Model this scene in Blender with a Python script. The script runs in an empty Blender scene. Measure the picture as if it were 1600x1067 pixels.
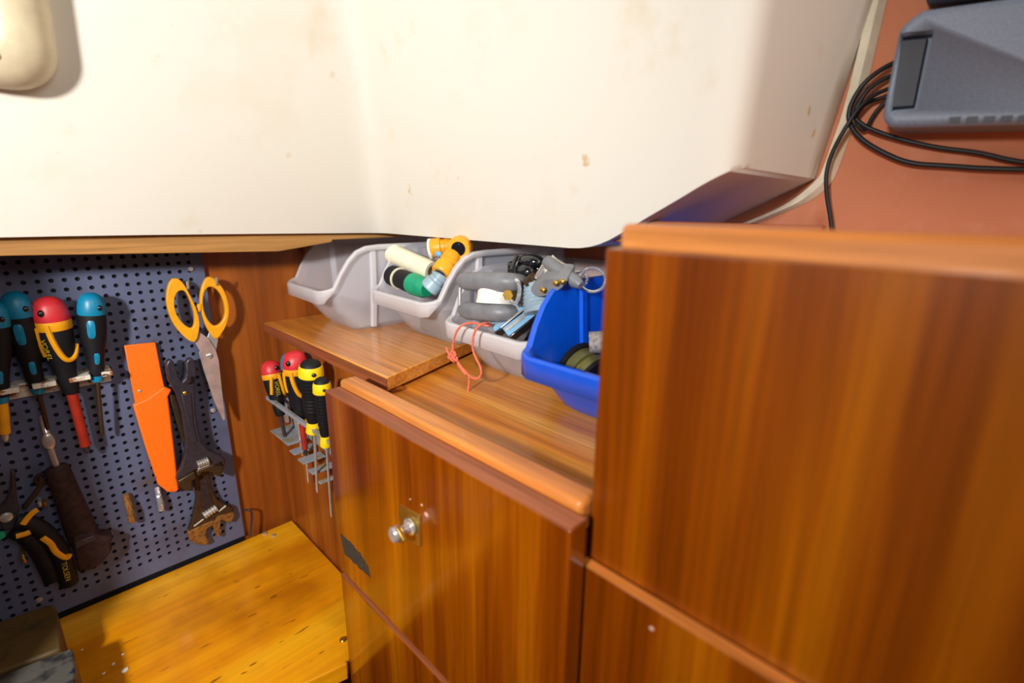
import bpy, bmesh, math, random
from mathutils import Vector, Matrix, noise
random.seed(5)
S = bpy.context.scene
COL = S.collection
V = Vector
pi = math.pi

# ------------------------------------------------------------------ camera, world, lights, exposure
FPX = 776.58                       # focal length in pixels of the 1600 px wide frame
YAW, PITCH, ROLL = 0.77981, 0.26502, 0.00963
FW = V((math.sin(math.pi/2-YAW)*0+math.cos(YAW)*math.cos(PITCH), math.sin(YAW)*math.cos(PITCH), -math.sin(PITCH)))
_r0 = V((math.sin(YAW), -math.cos(YAW), 0)); _u0 = _r0.cross(FW)
RT = _r0*math.cos(ROLL) + _u0*math.sin(ROLL)
UP = RT.cross(FW)
cam = bpy.data.cameras.new('camera')
cam.sensor_fit = 'HORIZONTAL'; cam.sensor_width = 36; cam.lens = 36*FPX/1600
cam.clip_start = 0.01; cam.clip_end = 50
cam.dof.use_dof = True; cam.dof.focus_distance = 0.60; cam.dof.aperture_fstop = 3.2
camo = bpy.data.objects.new('camera', cam); COL.objects.link(camo)
camo.matrix_world = Matrix((RT, UP, -FW)).transposed().to_4x4()
S.camera = camo
S.view_settings.view_transform = 'Standard'; S.view_settings.look = 'None'
S.view_settings.gamma = 1; S.view_settings.use_curve_mapping = False
S.view_settings.exposure = 0.0
w = bpy.data.worlds.new('world'); S.world = w; w.use_nodes = True
w.node_tree.nodes['Background'].inputs[0].default_value = (1.0, 0.93, 0.84, 1)
w.node_tree.nodes['Background'].inputs[1].default_value = 0.04
def lamp(name, kind, loc, energy, col, **kw):
    l = bpy.data.lights.new(name, kind); l.energy = energy; l.color = col
    for k, v in kw.items(): setattr(l, k, v)
    o = bpy.data.objects.new(name, l); COL.objects.link(o); o.location = loc
    return o
cl = lamp('cabin_lamp', 'SPOT', (-0.52, 0.02, 0.19), 54.0, (1.0, 0.972, 0.915), shadow_soft_size=0.045, spot_size=math.radians(106), spot_blend=1.0)
cl.rotation_euler = (V((0.16, 0.62, -0.12)) - cl.location).to_track_quat('-Z', 'Y').to_euler()
fill_lamp = lamp('fill_light', 'AREA', (0.15, -0.60, 0.45), 4.0, (1.0, 0.94, 0.86), shape='RECTANGLE', size=0.4, size_y=0.4)  # added fill with no real source, brightens the liner's right face
fill_lamp.rotation_euler = (V((0.35, 0.45, -0.2)) - fill_lamp.location).to_track_quat('-Z', 'Y').to_euler()

# ------------------------------------------------------------------ geometry helpers
def at(u, v, ax, val):
    """point of the photo's pixel on the plane where coordinate ax equals val (camera is the origin)"""
    d = FW*FPX + RT*(u-800) + UP*(533.5-v)
    return d*(val/d[ax])

class MB:
    def __init__(s): s.v = []; s.f = []
    def add(s, vs, fs):
        n = len(s.v); s.v += [V(p) for p in vs]; s.f += [tuple(i+n for i in f) for f in fs]; return s
    def box(s, lo, hi, M=None):
        (a, b, c), (d, e, f) = lo, hi
        p = [V((x, y, z)) for x in (a, d) for y in (b, e) for z in (c, f)]
        if M: p = [M @ q for q in p]
        return s.add(p, [(0,1,3,2),(4,6,7,5),(0,4,5,1),(2,3,7,6),(0,2,6,4),(1,5,7,3)])
    def rings(s, rs, caps=True, closed=False):
        n = len(rs[0]); vs = [p for r in rs for p in r]; fs = []
        m = len(rs)
        for i in range(m if closed else m-1):
            j = (i+1) % m
            for k in range(n):
                l = (k+1) % n
                fs.append((i*n+k, i*n+l, j*n+l, j*n+k))
        if caps and not closed:
            fs.append(tuple(range(n))[::-1]); fs.append(tuple((m-1)*n+k for k in range(n)))
        return s.add(vs, fs)
    def lathe(s, prof, M=None, seg=24, caps=True, sx=1, sy=1):
        """prof: list of (z, r)"""
        rs = []
        for z, r in prof:
            r = max(r, 1e-5)
            ring = [V((math.cos(2*pi*k/seg)*r*sx, math.sin(2*pi*k/seg)*r*sy, z)) for k in range(seg)]
            rs.append([M @ q for q in ring] if M else ring)
        return s.rings(rs, caps)
    def cyl(s, p0, p1, r, r1=None, seg=20):
        p0, p1 = V(p0), V(p1); d = p1-p0
        M = frame(p0, d)
        return s.lathe([(0, r), (d.length, r if r1 is None else r1)], M, seg)
    def tube(s, pts, r, seg=10, closed=False, flat=1.0, nrm=None):
        pts = [V(p) for p in pts]; n = len(pts); rs = []
        up = V(nrm) if nrm else V((0.31, 0.2, 0.93))
        for i in range(n):
            a = pts[(i-1) % n] if closed or i > 0 else pts[0]
            b = pts[(i+1) % n] if closed or i < n-1 else pts[-1]
            t = (b-a).normalized(); x = t.cross(up)
            if x.length < 1e-4: x = t.orthogonal()
            x.normalize(); y = t.cross(x).normalized()
            rr = r[i] if isinstance(r, (list, tuple)) else r
            rs.append([pts[i] + x*math.cos(2*pi*k/seg)*rr + y*math.sin(2*pi*k/seg)*rr*flat for k in range(seg)])
        return s.rings(rs, True, closed)
    def prism(s, pts, ext):
        pts = [V(p) for p in pts]; ext = V(ext); n = len(pts)
        vs = pts + [p+ext for p in pts]
        fs = [tuple(range(n)), tuple(range(n, 2*n))[::-1]] + [(i, i+n, (i+1) % n+n, (i+1) % n) for i in range(n)]
        return s.add(vs, fs)
    def band(s, outer, inner, ext):
        """flat ring between two closed polylines with the same number of points, given a thickness"""
        n = len(outer); ext = V(ext)
        rs = [[V(p) for p in outer], [V(p) for p in inner], [V(p)+ext for p in inner], [V(p)+ext for p in outer]]
        vs = [p for r in rs for p in r]; fs = []
        for i in range(4):
            j = (i+1) % 4
            for k in range(n):
                l = (k+1) % n; fs.append((i*n+k, i*n+l, j*n+l, j*n+k))
        return s.add(vs, fs)
    def ell(s, c, r, M=None, nu=20, nv=12):
        vs = []; fs = []
        rs = []
        for i in range(nv+1):
            t = pi*i/nv; rad = max(math.sin(t), 1e-4)
            rs.append([(M.to_3x3() if M else Matrix.Identity(3)) @ V((r[0]*rad*math.cos(2*pi*k/nu), r[1]*rad*math.sin(2*pi*k/nu), r[2]*math.cos(t))) + V(c) for k in range(nu)])
        return s.rings(rs, True)

def frame(o, z, front=None):
    z = V(z).normalized()
    f = V(front) if front else (V((0, 0, 1)) if abs(z.z) < 0.9 else V((1, 0, 0)))
    y = -(f - z*f.dot(z)).normalized()
    x = y.cross(z).normalized()
    M = Matrix((x, y, z)).transposed().to_4x4(); M.translation = V(o)
    return M

def resample(pts, n, closed=True):
    pts = [V(p) for p in pts]; q = pts + [pts[0]] if closed else pts
    L = [0]
    for a, b in zip(q, q[1:]): L.append(L[-1]+(b-a).length)
    out = []; m = n if closed else n-1
    for i in range(n):
        d = L[-1]*i/m
        for k in range(len(L)-1):
            if d <= L[k+1]+1e-12:
                out.append(q[k].lerp(q[k+1], (d-L[k])/max(L[k+1]-L[k], 1e-9))); break
    return out
def smooth(pts, it=2, closed=True):
    pts = [V(p) for p in pts]
    for _ in range(it):
        q = []; n = len(pts)
        for i in range(n if closed else n-1):
            a, b = pts[i], pts[(i+1) % n]
            q += [a.lerp(b, .25), a.lerp(b, .75)]
        if not closed: q = [pts[0]] + q + [pts[-1]]
        pts = q
    return pts

WM = {}
def mk(name, mb, mat, sharp=38):
    me = bpy.data.meshes.new(name)
    me.from_pydata([tuple(p) for p in mb.v], [], mb.f)
    bm = bmesh.new(); bm.from_mesh(me)
    bmesh.ops.recalc_face_normals(bm, faces=bm.faces)
    for f in bm.faces: f.smooth = True
    for e in bm.edges:
        if len(e.link_faces) == 2 and e.calc_face_angle(0) > math.radians(sharp): e.smooth = False
    bm.to_mesh(me); bm.free()
    me.materials.append(mat)
    return me
def put(name, mb, mat, parent=None, local=False, bevel=0, seg=2, sharp=38, **tags):
    me = mk(name, mb, mat, sharp)
    o = bpy.data.objects.new(name, me); COL.objects.link(o)
    if parent:
        o.parent = parent; WM[o] = WM[parent]
        if not local: me.transform(WM[parent].inverted())
    else:
        xs = [v.co for v in me.vertices]
        c = V((sum(p.x for p in xs)/len(xs), sum(p.y for p in xs)/len(xs), min(p.z for p in xs)))
        me.transform(Matrix.Translation(-c)); o.location = c; WM[o] = Matrix.Translation(c)
    if bevel:
        b = o.modifiers.new('bevel', 'BEVEL'); b.width = bevel; b.segments = seg; b.limit_method = 'ANGLE'; b.angle_limit = math.radians(40)
    for k, v in tags.items(): o[k] = v
    return o
def thing(name, label, cat, M, group=None):
    o = bpy.data.objects.new(name, None); COL.objects.link(o)
    o.empty_display_size = 0.01
    if not isinstance(M, Matrix): M = Matrix.Translation(V(M))
    o.matrix_world = M; WM[o] = M.copy()
    o['label'] = label; o['category'] = cat
    if group: o['group'] = group
    return o
def text(name, body, size, M, mat, parent, ext=0.0002, align='CENTER'):
    """raised lettering; M is in the parent's own frame, text lies in its local xy plane"""
    cu = bpy.data.curves.new(name, 'FONT'); cu.body = body; cu.size = size; cu.extrude = ext
    cu.align_x = align; cu.align_y = 'CENTER'; cu.materials.append(mat)
    o = bpy.data.objects.new(name, cu); COL.objects.link(o)
    bpy.context.view_layer.update()
    me = bpy.data.meshes.new_from_object(o.evaluated_get(bpy.context.evaluated_depsgraph_get()))
    bpy.data.objects.remove(o); bpy.data.curves.remove(cu)
    me.transform(M)
    o = bpy.data.objects.new(name, me); COL.objects.link(o); o.parent = parent
    return o

# ------------------------------------------------------------------ materials
def lin(c):
    return tuple(((x/255)/12.92 if x/255 <= 0.04045 else ((x/255+0.055)/1.055)**2.4) for x in c) + (1,)
def base(name):
    m = bpy.data.materials.new(name); m.use_nodes = True
    return m, m.node_tree.nodes, m.node_tree.links, m.node_tree.nodes['Principled BSDF']
def noise_node(N, L, scale, detail=4, stretch=(1,1,1), rot=(0,0,0), rough=0.55, loc=(0,0,0)):
    tc = N.new('ShaderNodeTexCoord'); mp = N.new('ShaderNodeMapping'); nz = N.new('ShaderNodeTexNoise')
    mp.inputs['Scale'].default_value = stretch; mp.inputs['Rotation'].default_value = rot; mp.inputs['Location'].default_value = loc
    nz.inputs['Scale'].default_value = scale; nz.inputs['Detail'].default_value = detail; nz.inputs['Roughness'].default_value = rough
    L.new(tc.outputs['Object'], mp.inputs['Vector']); L.new(mp.outputs[0], nz.inputs['Vector'])
    return nz
def ramp(N, stops):
    r = N.new('ShaderNodeValToRGB'); e = r.color_ramp.elements
    e[0].position, e[0].color = stops[0]; e[1].position, e[1].color = stops[-1]
    for p, c in stops[1:-1]:
        x = e.new(p); x.color = c
    return r
def mixc(N, L, a, b, fac, mode='MIX'):
    m = N.new('ShaderNodeMix'); m.data_type = 'RGBA'; m.blend_type = mode
    for s, x in ((m.inputs[6], a), (m.inputs[7], b), (m.inputs[0], fac)):
        if hasattr(x, 'is_linked') or hasattr(x, 'links'): L.new(x, s)
        else: s.default_value = x
    return m.outputs[2]
def plain(name, c, rough=0.45, metal=0, var=0.12, scale=60, bump=0, coat=0, spec=0.5):
    m, N, L, P = base(name)
    nz = noise_node(N, L, scale)
    a = lin(c); d = tuple(x*(1-var*2) for x in a[:3])+(1,); b = tuple(min(1, x*(1+var)) for x in a[:3])+(1,)
    r = ramp(N, [(0.3, d), (0.55, a), (0.75, b)])
    L.new(nz.outputs['Fac'], r.inputs[0]); L.new(r.outputs[0], P.inputs['Base Color'])
    P.inputs['Roughness'].default_value = rough; P.inputs['Metallic'].default_value = metal
    P.inputs['Coat Weight'].default_value = coat; P.inputs['Specular IOR Level'].default_value = spec
    if bump:
        b_ = N.new('ShaderNodeBump'); b_.inputs['Strength'].default_value = bump; b_.inputs['Distance'].default_value = 0.001
        L.new(nz.outputs['Fac'], b_.inputs['Height']); L.new(b_.outputs[0], P.inputs['Normal'])
    return m
def wood(name, dark, mid, light, grain='z', rough=0.3, coat=0.6, scale=28, fine=0.35, seed=0, spec=0.35, bands=(0.3,0.5,0.72), speck=None):
    m, N, L, P = base(name)
    st = {'x': (0.045, 1, 1), 'y': (1, 0.045, 1), 'z': (1, 1, 0.045)}[grain]
    n1 = noise_node(N, L, scale, 3, st, loc=(seed, seed*1.7, seed*.3))
    st2 = tuple(0.03 if s < 1 else 1 for s in st)
    n2 = noise_node(N, L, scale*9, 3, st2, loc=(seed, 0, 0))
    r = ramp(N, [(bands[0], lin(dark)), (bands[1], lin(mid)), (bands[2], lin(light))])
    L.new(n1.outputs['Fac'], r.inputs[0])
    r2 = ramp(N, [(0.35, (1-fine,)*3+(1,)), (0.62, (1, 1, 1, 1))])
    L.new(n2.outputs['Fac'], r2.inputs[0])
    col = mixc(N, L, r.outputs[0], r2.outputs[0], 1.0, 'MULTIPLY')
    if speck:
        n3 = noise_node(N, L, speck[0], 2, tuple(0.25 if s < 1 else 1 for s in st))
        r3 = ramp(N, [(speck[1], (0, 0, 0, 1)), (speck[1]+0.04, (1, 1, 1, 1))]); L.new(n3.outputs['Fac'], r3.inputs[0])
        col = mixc(N, L, col, lin(speck[2]), r3.outputs[0])
        n4 = noise_node(N, L, 9, 3); r4 = ramp(N, [(0.33, (0.66, 0.58, 0.5, 1)), (0.55, (1, 1, 1, 1))]); L.new(n4.outputs['Fac'], r4.inputs[0])
        col = mixc(N, L, col, r4.outputs[0], 1.0, 'MULTIPLY')
    L.new(col, P.inputs['Base Color'])
    P.inputs['Roughness'].default_value = rough; P.inputs['Coat Weight'].default_value = coat; P.inputs['Coat Roughness'].default_value = 0.12
    P.inputs['Specular IOR Level'].default_value = spec
    b_ = N.new('ShaderNodeBump'); b_.inputs['Strength'].default_value = 0.06; b_.inputs['Distance'].default_value = 0.001
    L.new(n2.outputs['Fac'], b_.inputs['Height']); L.new(b_.outputs[0], P.inputs['Normal'])
    return m
def stained(name, c, stains, rough=0.35, metal=0, coat=0.0, spec=0.5):
    """stains: list of (colour, noise scale, threshold, softness, seed)"""
    m, N, L, P = base(name); col = lin(c)
    for sc, s, t, soft, seed in stains:
        nz = noise_node(N, L, s, 5, loc=(seed, seed*.7, seed*1.3)); r = ramp(N, [(t, (0, 0, 0, 1)), (t+soft, (1, 1, 1, 1))])
        L.new(nz.outputs['Fac'], r.inputs[0]); col = mixc(N, L, col, lin(sc), r.outputs[0])
    L.new(col, P.inputs['Base Color']); P.inputs['Roughness'].default_value = rough; P.inputs['Metallic'].default_value = metal
    P.inputs['Coat Weight'].default_value = coat; P.inputs['Specular IOR Level'].default_value = spec
    return m
def clear_plastic(name, c, see=0.3, rough=0.3):
    m, N, L, P = base(name); out = N['Material Output']
    P.inputs['Base Color'].default_value = lin(c); P.inputs['Roughness'].default_value = rough
    tr = N.new('ShaderNodeBsdfTransparent'); tr.inputs[0].default_value = (0.93, 0.94, 0.97, 1)
    tl = N.new('ShaderNodeBsdfTranslucent'); tl.inputs[0].default_value = lin(c)
    m1 = N.new('ShaderNodeMixShader'); m2 = N.new('ShaderNodeMixShader')
    m1.inputs[0].default_value = 0.15; L.new(P.outputs[0], m1.inputs[1]); L.new(tl.outputs[0], m1.inputs[2])
    m2.inputs[0].default_value = see; L.new(m1.outputs[0], m2.inputs[1]); L.new(tr.outputs[0], m2.inputs[2])
    L.new(m2.outputs[0], out.inputs[0])
    return m

M_ = {}
M_['gel'] = stained('gelcoat_white', (226, 222, 212), [((221, 214, 199), 7, 0.60, 0.2, 3), ((220, 210, 190), 16, 0.60, 0.16, 9), ((206, 178, 132), 30, 0.705, 0.05, 5)], rough=0.42, spec=0.3)
M_['cab'] = wood('mahogany_veneer', (104, 42, 0), (138, 64, 0), (176, 96, 2), 'z', seed=2, scale=26, rough=0.3, coat=0.35, fine=.25)
M_['cabfar'] = wood('mahogany_panel', (116, 54, 12), (150, 78, 20), (174, 96, 28), 'z', seed=7, scale=20, rough=0.45, coat=0.15, fine=.2)
M_['door'] = wood('mahogany_door', (94, 36, 0), (134, 60, 1), (174, 94, 4), 'z', seed=4, scale=30, rough=0.25, coat=0.85, fine=.25)
M_['edge'] = wood('lipping_wood', (140, 74, 44), (160, 90, 56), (176, 106, 68), 'y', seed=1, rough=0.5, coat=0.1)
M_['rail'] = wood('teak_rail', (190, 108, 44), (212, 128, 58), (226, 148, 76), 'y', seed=3, rough=0.4, coat=0.3)
M_['shelf'] = wood('varnished_shelf', (206, 122, 44), (228, 148, 60), (240, 168, 82), 'y', seed=6, rough=0.25, coat=0.5, scale=34)
M_['ply'] = wood('worktop_ply', (190, 104, 24), (226, 142, 46), (242, 168, 68), 'y', seed=8, rough=0.32, coat=0.4, scale=40, fine=0.3)
M_['bench'] = wood('pine_bench_top', (224, 136, 6), (242, 162, 12), (250, 182, 26), 'x', seed=5, rough=0.35, coat=0.35, scale=16, fine=0.12, speck=(120, 0.69, (160, 92, 14)))
M_['beam'] = wood('beam_wood', (160, 112, 58), (178, 128, 70), (190, 140, 82), 'x', seed=9, rough=0.5, coat=0.1)
M_['red'] = stained('red_bulkhead', (204, 128, 94), [((176, 98, 66), 9, 0.58, 0.1, 2), ((212, 140, 108), 30, 0.55, 0.2, 4)], rough=0.65, spec=0.2)
M_['dark'] = plain('dark_recess', (58, 30, 14), 0.7)
M_['floor'] = wood('cabin_sole', (80, 46, 20), (104, 60, 28), (128, 78, 38), 'x', seed=3)
M_['peg'] = stained('perforated_steel', (92, 99, 130), [((82, 80, 100), 14, 0.5, 0.2, 1), ((94, 78, 58), 18, 0.64, 0.08, 7), ((66, 52, 30), 26, 0.73, 0.05, 12)], rough=0.5, metal=0.15)
M_['white_paint'] = stained('chipped_white_paint', (214, 208, 196), [((150, 92, 44), 60, 0.55, 0.06, 2), ((80, 50, 30), 90, 0.62, 0.05, 5)], rough=0.6)
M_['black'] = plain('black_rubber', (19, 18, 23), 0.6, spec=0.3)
M_['blackgloss'] = plain('black_gloss', (20, 22, 28), 0.18, coat=0.6)
M_['turq'] = plain('turquoise_plastic', (8, 126, 166), 0.4, var=0.06)
M_['red_pl'] = plain('red_plastic', (206, 44, 52), 0.42, var=0.06)
M_['redshaft'] = plain('red_shaft_sleeve', (168, 42, 22), 0.5)
M_['yel'] = plain('amber_plastic', (238, 164, 24), 0.4, var=0.06)
M_['lemon'] = plain('lemon_plastic', (246, 208, 24), 0.4, var=0.05)
M_['orange'] = stained('orange_sheath', (255, 112, 8), [((214, 82, 6), 60, 0.66, 0.08, 2)], rough=0.5)
M_['steel'] = plain('bright_steel', (206, 200, 196), 0.3, 0.6)
M_['chrome'] = plain('chrome', (228, 228, 232), 0.15, 0.75, var=0.03)
M_['blade'] = plain('scissor_blade', (190, 160, 154), 0.4, 0.3)
M_['darksteel'] = plain('dark_steel', (66, 58, 66), 0.36, 0.4, bump=0.2, scale=200)
M_['brownsteel'] = plain('browned_steel', (78, 60, 40), 0.45, 0.6, bump=0.2, scale=120)
M_['rust'] = plain('rust', (142, 92, 34), 0.8, 0.2, var=0.3, scale=220, bump=0.8)
M_['rustdark'] = plain('dark_rust', (56, 34, 32), 0.75, 0.3, var=0.3, scale=150, bump=0.6)
M_['brass'] = plain('brass', (206, 164, 72), 0.32, 0.9)
M_['blue'] = plain('blue_tray', (4, 84, 214), 0.28, var=0.04, coat=0.2)
M_['clear'] = clear_plastic('cloudy_plastic', (250, 248, 254), 0.74)
M_['milky'] = clear_plastic('milky_rim_plastic', (246, 244, 248), 0.50)
M_['clear2'] = clear_plastic('clear_jar', (220, 224, 228), 0.62, 0.15)
M_['cream'] = plain('cream_plastic', (236, 230, 204), 0.5, var=0.04)
M_['whitepl'] = plain('white_nylon', (238, 236, 228), 0.45, var=0.03)
M_['grey'] = plain('grey_plastic', (118, 120, 126), 0.45)
M_['greyblue'] = plain('blue_grey_plastic', (150, 174, 190), 0.4)
M_['lightblue'] = plain('light_blue', (120, 172, 214), 0.35)
M_['green'] = plain('green_plastic', (16, 158, 116), 0.45)
M_['felt'] = plain('grey_felt', (150, 142, 140), 0.95, var=0.25, scale=300)
M_['olive'] = plain('olive_metal', (142, 136, 78), 0.35, 0.6)
M_['cord'] = plain('salmon_cord', (226, 112, 88), 0.7, scale=400, var=0.2)
M_['device'] = plain('grey_casing', (124, 134, 154), 0.5, scale=500, var=0.08)
M_['device_dark'] = plain('dark_casing', (48, 50, 62), 0.5)
M_['cable'] = plain('black_cable', (22, 24, 30), 0.5)
M_['caulk'] = plain('cream_sealant', (232, 222, 198), 0.6, var=0.06, scale=90)
M_['zinc'] = stained('zinc_plate', (158, 164, 176), [((150, 146, 120), 60, 0.5, 0.12, 3), ((60, 60, 70), 90, 0.72, 0.04, 6)], rough=0.45, metal=0.2)
M_['mossy'] = stained('vise_wood', (84, 64, 26), [((56, 46, 18), 40, 0.5, 0.2, 4), ((120, 104, 70), 90, 0.68, 0.06, 6)], rough=0.6)
M_['viseiron'] = stained('vise_iron', (104, 104, 98), [((58, 58, 62), 40, 0.5, 0.1, 2), ((30, 50, 100), 30, 0.66, 0.05, 8), ((190, 186, 170), 90, 0.7, 0.04, 5)], rough=0.45, metal=0.4)
M_['frame'] = plain('cream_frame', (222, 208, 176), 0.5, var=0.05)
M_['glass'] = plain('opal_pane', (240, 244, 240), 0.3, var=0.02)
M_['lettering'] = plain('yellow_lettering', (196, 166, 44), 0.5)
M_['scuff'] = plain('dark_scuff', (58, 52, 44), 0.7, var=0.3, scale=300)
M_['chip'] = plain('pale_chip', (222, 170, 150), 0.6)

# ------------------------------------------------------------------ setting
put('floor', MB().box((-1.6, -1.4, -1.32), (1.4, 1.2, -1.30)), M_['floor'], kind='structure')
put('wall_back', MB().box((-1.6, 0.800, -1.30), (0.62, 0.815, 0.5)), M_['cabfar'], kind='structure')
put('wall_right', MB().box((0.600, -1.2, -1.30), (0.615, 0.80, 0.5)), M_['red'], kind='structure')

put('added_shade_partition', MB().prism([(-0.155, 0.540, -1.30), (-0.155, 0.540, 0.20), (-0.155, 0.590, 0.20), (-0.155, 0.684, -0.036), (-0.155, 0.799, -0.036), (-0.155, 0.799, -1.30)], (0.015, 0, 0)), M_['cabfar'], kind='structure')  # added partition out of view, shades the left end of the pegboard

# white moulded deck liner
ZB = -0.035
def path_at(z):
    yA = 0.676 - 0.40*z; xB = 0.398 - 0.33*z; yR = 0.158 - 0.165*(z-0.025)
    k = [(-1.5, yA), (-0.2, yA), (xB-0.05, yA), (xB-0.006, yA-0.001), (xB+0.002, yA-0.02), (xB, yA-0.06), (xB, yA-0.14), (xB, 0.42), (xB, 0.30), (xB, yR+0.05), (xB, yR+0.014), (xB+0.012, yR), (xB+0.05, yR), (0.5, yR), (0.599, yR)]
    return smooth([(x, y, 0) for x, y in k], 3, False)
def bottom(p):
    if p.x > 0.38 and p.y < 0.292: return -0.040 + (0.292-p.y)/(0.292-0.158)*0.076
    return -0.032 - 0.009*max(0, min(1, (p.x-0.0)/0.42))
NP = len(path_at(0)); NZ = 26
rows = []
b0 = path_at(ZB); zb = [bottom(p) for p in b0]
zb = [sum(zb[max(0, i-2):i+3])/len(zb[max(0, i-2):i+3]) for i in range(NP)]
for j in range(NZ):
    t = (j/(NZ-1))**1.5
    row = []
    for i in range(NP):
        z = zb[i] + (0.52-zb[i])*t
        p = path_at(z)[i]; row.append(V((p.x, p.y, z)))
    rows.append(row)
cm = MB()
# underside first: a shelf that runs back from the lower edge to the hull
under = []
for i in range(NP):
    p = rows[0][i]
    if p.y > 0.60 and p.x < 0.40: q = V((p.x, p.y+0.012, p.z+0.004))
    else: q = V((0.599, p.y, p.z))
    under.append(q)
allr = [under] + [[p + V((0, 0, 0)) for p in rows[0]]] + rows[1:]
vs = [p for r in allr for p in r]
fs = [(a*NP+i, a*NP+i+1, (a+1)*NP+i+1, (a+1)*NP+i) for a in range(len(allr)-1) for i in range(NP-1)]
cm.add(vs, fs)
put('ceiling', cm, M_['gel'], sharp=50, kind='structure')
bm_ = MB()
prof = [(-1.5, -0.047), (0, -0.0515), (0.26, -0.0615), (0.336, -0.0525), (0.338, -0.049), (0.595, -0.049), (0.595, -0.012), (-1.5, -0.012)]
bm_.prism([(x, 0.702, z) for x, z in prof], (0, 0.02, 0))
put('trim_1', bm_, M_['beam'], kind='structure', bevel=0.001)
outer = [(1392, -30), (1386, 0), (1346, 170), (1323, 225), (1311, 262), (1298, 289), (1266, 315), (1230, 330), (1185, 348)]
inner = [(1370, -30), (1362, 0), (1322, 170), (1302, 225), (1290, 260), (1280, 282), (1240, 314), (1205, 332), (1160, 350)]
cb = MB()
A = smooth([at(u, v, 0, 0.599) for u, v in outer], 2, False); B = smooth([at(u, v, 0, 0.599) for u, v in inner], 2, False)
n = len(A)
cb.rings([[A[i], B[i], B[i]+V((-0.006, 0, 0)), A[i].lerp(B[i], .4)+V((-0.008, 0, 0))] for i in range(n)])
put('trim_4', MB().box((0.332, 0.788, -0.075), (0.598, 0.799, -0.02)), M_['beam'], kind='structure', bevel=0.001)
put('trim_2', cb, M_['caulk'], kind='structure')
put('trim_3', MB().box((0.42, 0.101, -0.032), (0.432, 0.30, -0.0115)), M_['edge'], kind='structure', bevel=0.001)

# portlight in the liner, upper left
nA = V((0, -1, -0.40)).normalized()       # outward normal of the sloping liner
def on_liner(u, v, off=0.0):
    d = FW*FPX + RT*(u-800) + UP*(533.5-v)
    # plane y + 0.4 z = 0.676 - off*1.077
    k = (0.676 - off*1.077)/(d.y + 0.4*d.z)
    return d*k
c0 = on_liner(-60, -70)
ax_u = V((1, 0, 0)); ax_v = nA.cross(ax_u).normalized()
if ax_v.z < 0: ax_v = -ax_v
def rrect(hw, hh, r, n=8):
    out = []
    for cx, cy, a0 in ((hw-r, hh-r, 0), (-hw+r, hh-r, pi/2), (-hw+r, -hh+r, pi), (hw-r, -hh+r, 3*pi/2)):
        for k in range(n+1):
            a = a0 + pi/2*k/n; out.append((cx+r*math.cos(a), cy+r*math.sin(a)))
    return out
e_r = on_liner(88, 70); e_b = on_liner(20, 138)
hw = (e_r-c0).dot(ax_u); hh = -(e_b-c0).dot(ax_v)
def wloop(dw, off, r): return [c0 + ax_u*x + ax_v*y + nA*off for x, y in rrect(hw-dw, hh-dw, r)]
fr = MB().rings([wloop(0, -0.004, .035), wloop(.001, .010, .035), wloop(.006, .020, .033), wloop(.016, .028, .030), wloop(.030, .032, .024), wloop(.036, .031, .02), wloop(.038, .026, .02), wloop(.038, .012, .02)], caps=False)
wf = put('window_1', fr, M_['frame'], kind='structure', sharp=60)
def wscale(k, off):
    return [c0 + (p - c0 - nA*off)*k + nA*off for p in wloop(.037, off, .02)]
pane = MB().rings([wscale(1, .022), wscale(1, .028), wscale(.96, .0305), wscale(.6, .033), wscale(.2, .034), wscale(.002, .034)], caps=False)
put('window_pane', pane, M_['glass'], wf, sharp=60)

# ------------------------------------------------------------------ cabinets
low = thing('shelf_cabinet', 'low brown wooden cabinet in the back corner topped by a varnished shelf board', 'cabinet', (0.43, 0.63, -1.30))
put('side_panel', MB().box((0.267, 0.445, -1.30), (0.283, 0.799, -0.193)), M_['cabfar'], low)
put('end_panel', MB().prism([(0.283, 0.4585, -0.193), (0.283, 0.474, -0.193), (0.598, 0.574, -0.193), (0.598, 0.5585, -0.193)], (0, 0, -1.1)), M_['cabfar'], low)
sb = MB().prism([(0.262, 0.4455, -0.1925), (0.262, 0.799, -0.1925), (0.598, 0.799, -0.1925), (0.598, 0.5515, -0.1925)], (0, 0, 0.016))
put('shelf_board', sb, M_['shelf'], low, bevel=0.0012, label='lighter varnished shelf board')
put('edge_strip', MB().box((0.2606, 0.4455, -0.1915), (0.2619, 0.799, -0.178)), M_['edge'], low)

drw = thing('door_cabinet', 'brown wooden cabinet with a brass-latched drop door and recessed worktop', 'cabinet', (0.41, 0.30, -1.30))
put('carcass', MB().box((0.222, 0.158, -1.30), (0.240, 0.470, -0.199)), M_['cab'], drw)
put('worktop', MB().prism([(0.240, 0.1585, -0.196), (0.240, 0.4440, -0.196), (0.598, 0.5560, -0.196), (0.598, 0.1585, -0.196)], (0, 0, -0.014)), M_['ply'], drw, label='worn orange plywood worktop')
fd = MB().box((0.2215, 0.158, -0.199), (0.2415, 0.4725, -0.1755))
put('fiddle_rail', fd, M_['rail'], drw, bevel=0.0035, seg=3, label='light orange raised fiddle rail')
dr = put('door', MB().box((0.203, 0.1515, -0.3975), (0.2195, 0.468, -0.1825)), M_['door'], drw, bevel=0.0012)
put('door_lipping', MB().box((0.2034, 0.152, -0.1827), (0.2192, 0.4675, -0.1818)), M_['edge'], dr)
pc = at(640, 822, 0, 0.203)
pts = [at(u, v, 0, 0.2015) for u, v in ((622, 788), (656, 806), (657, 855), (625, 838))]
put('latch_plate', MB().prism(pts, (0.0022, 0, 0)), M_['brass'], dr, bevel=0.0004, label='brass latch plate')
kb = at(642, 822, 0, 0.201)
Mk = frame(kb, (-1, 0, 0))
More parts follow.
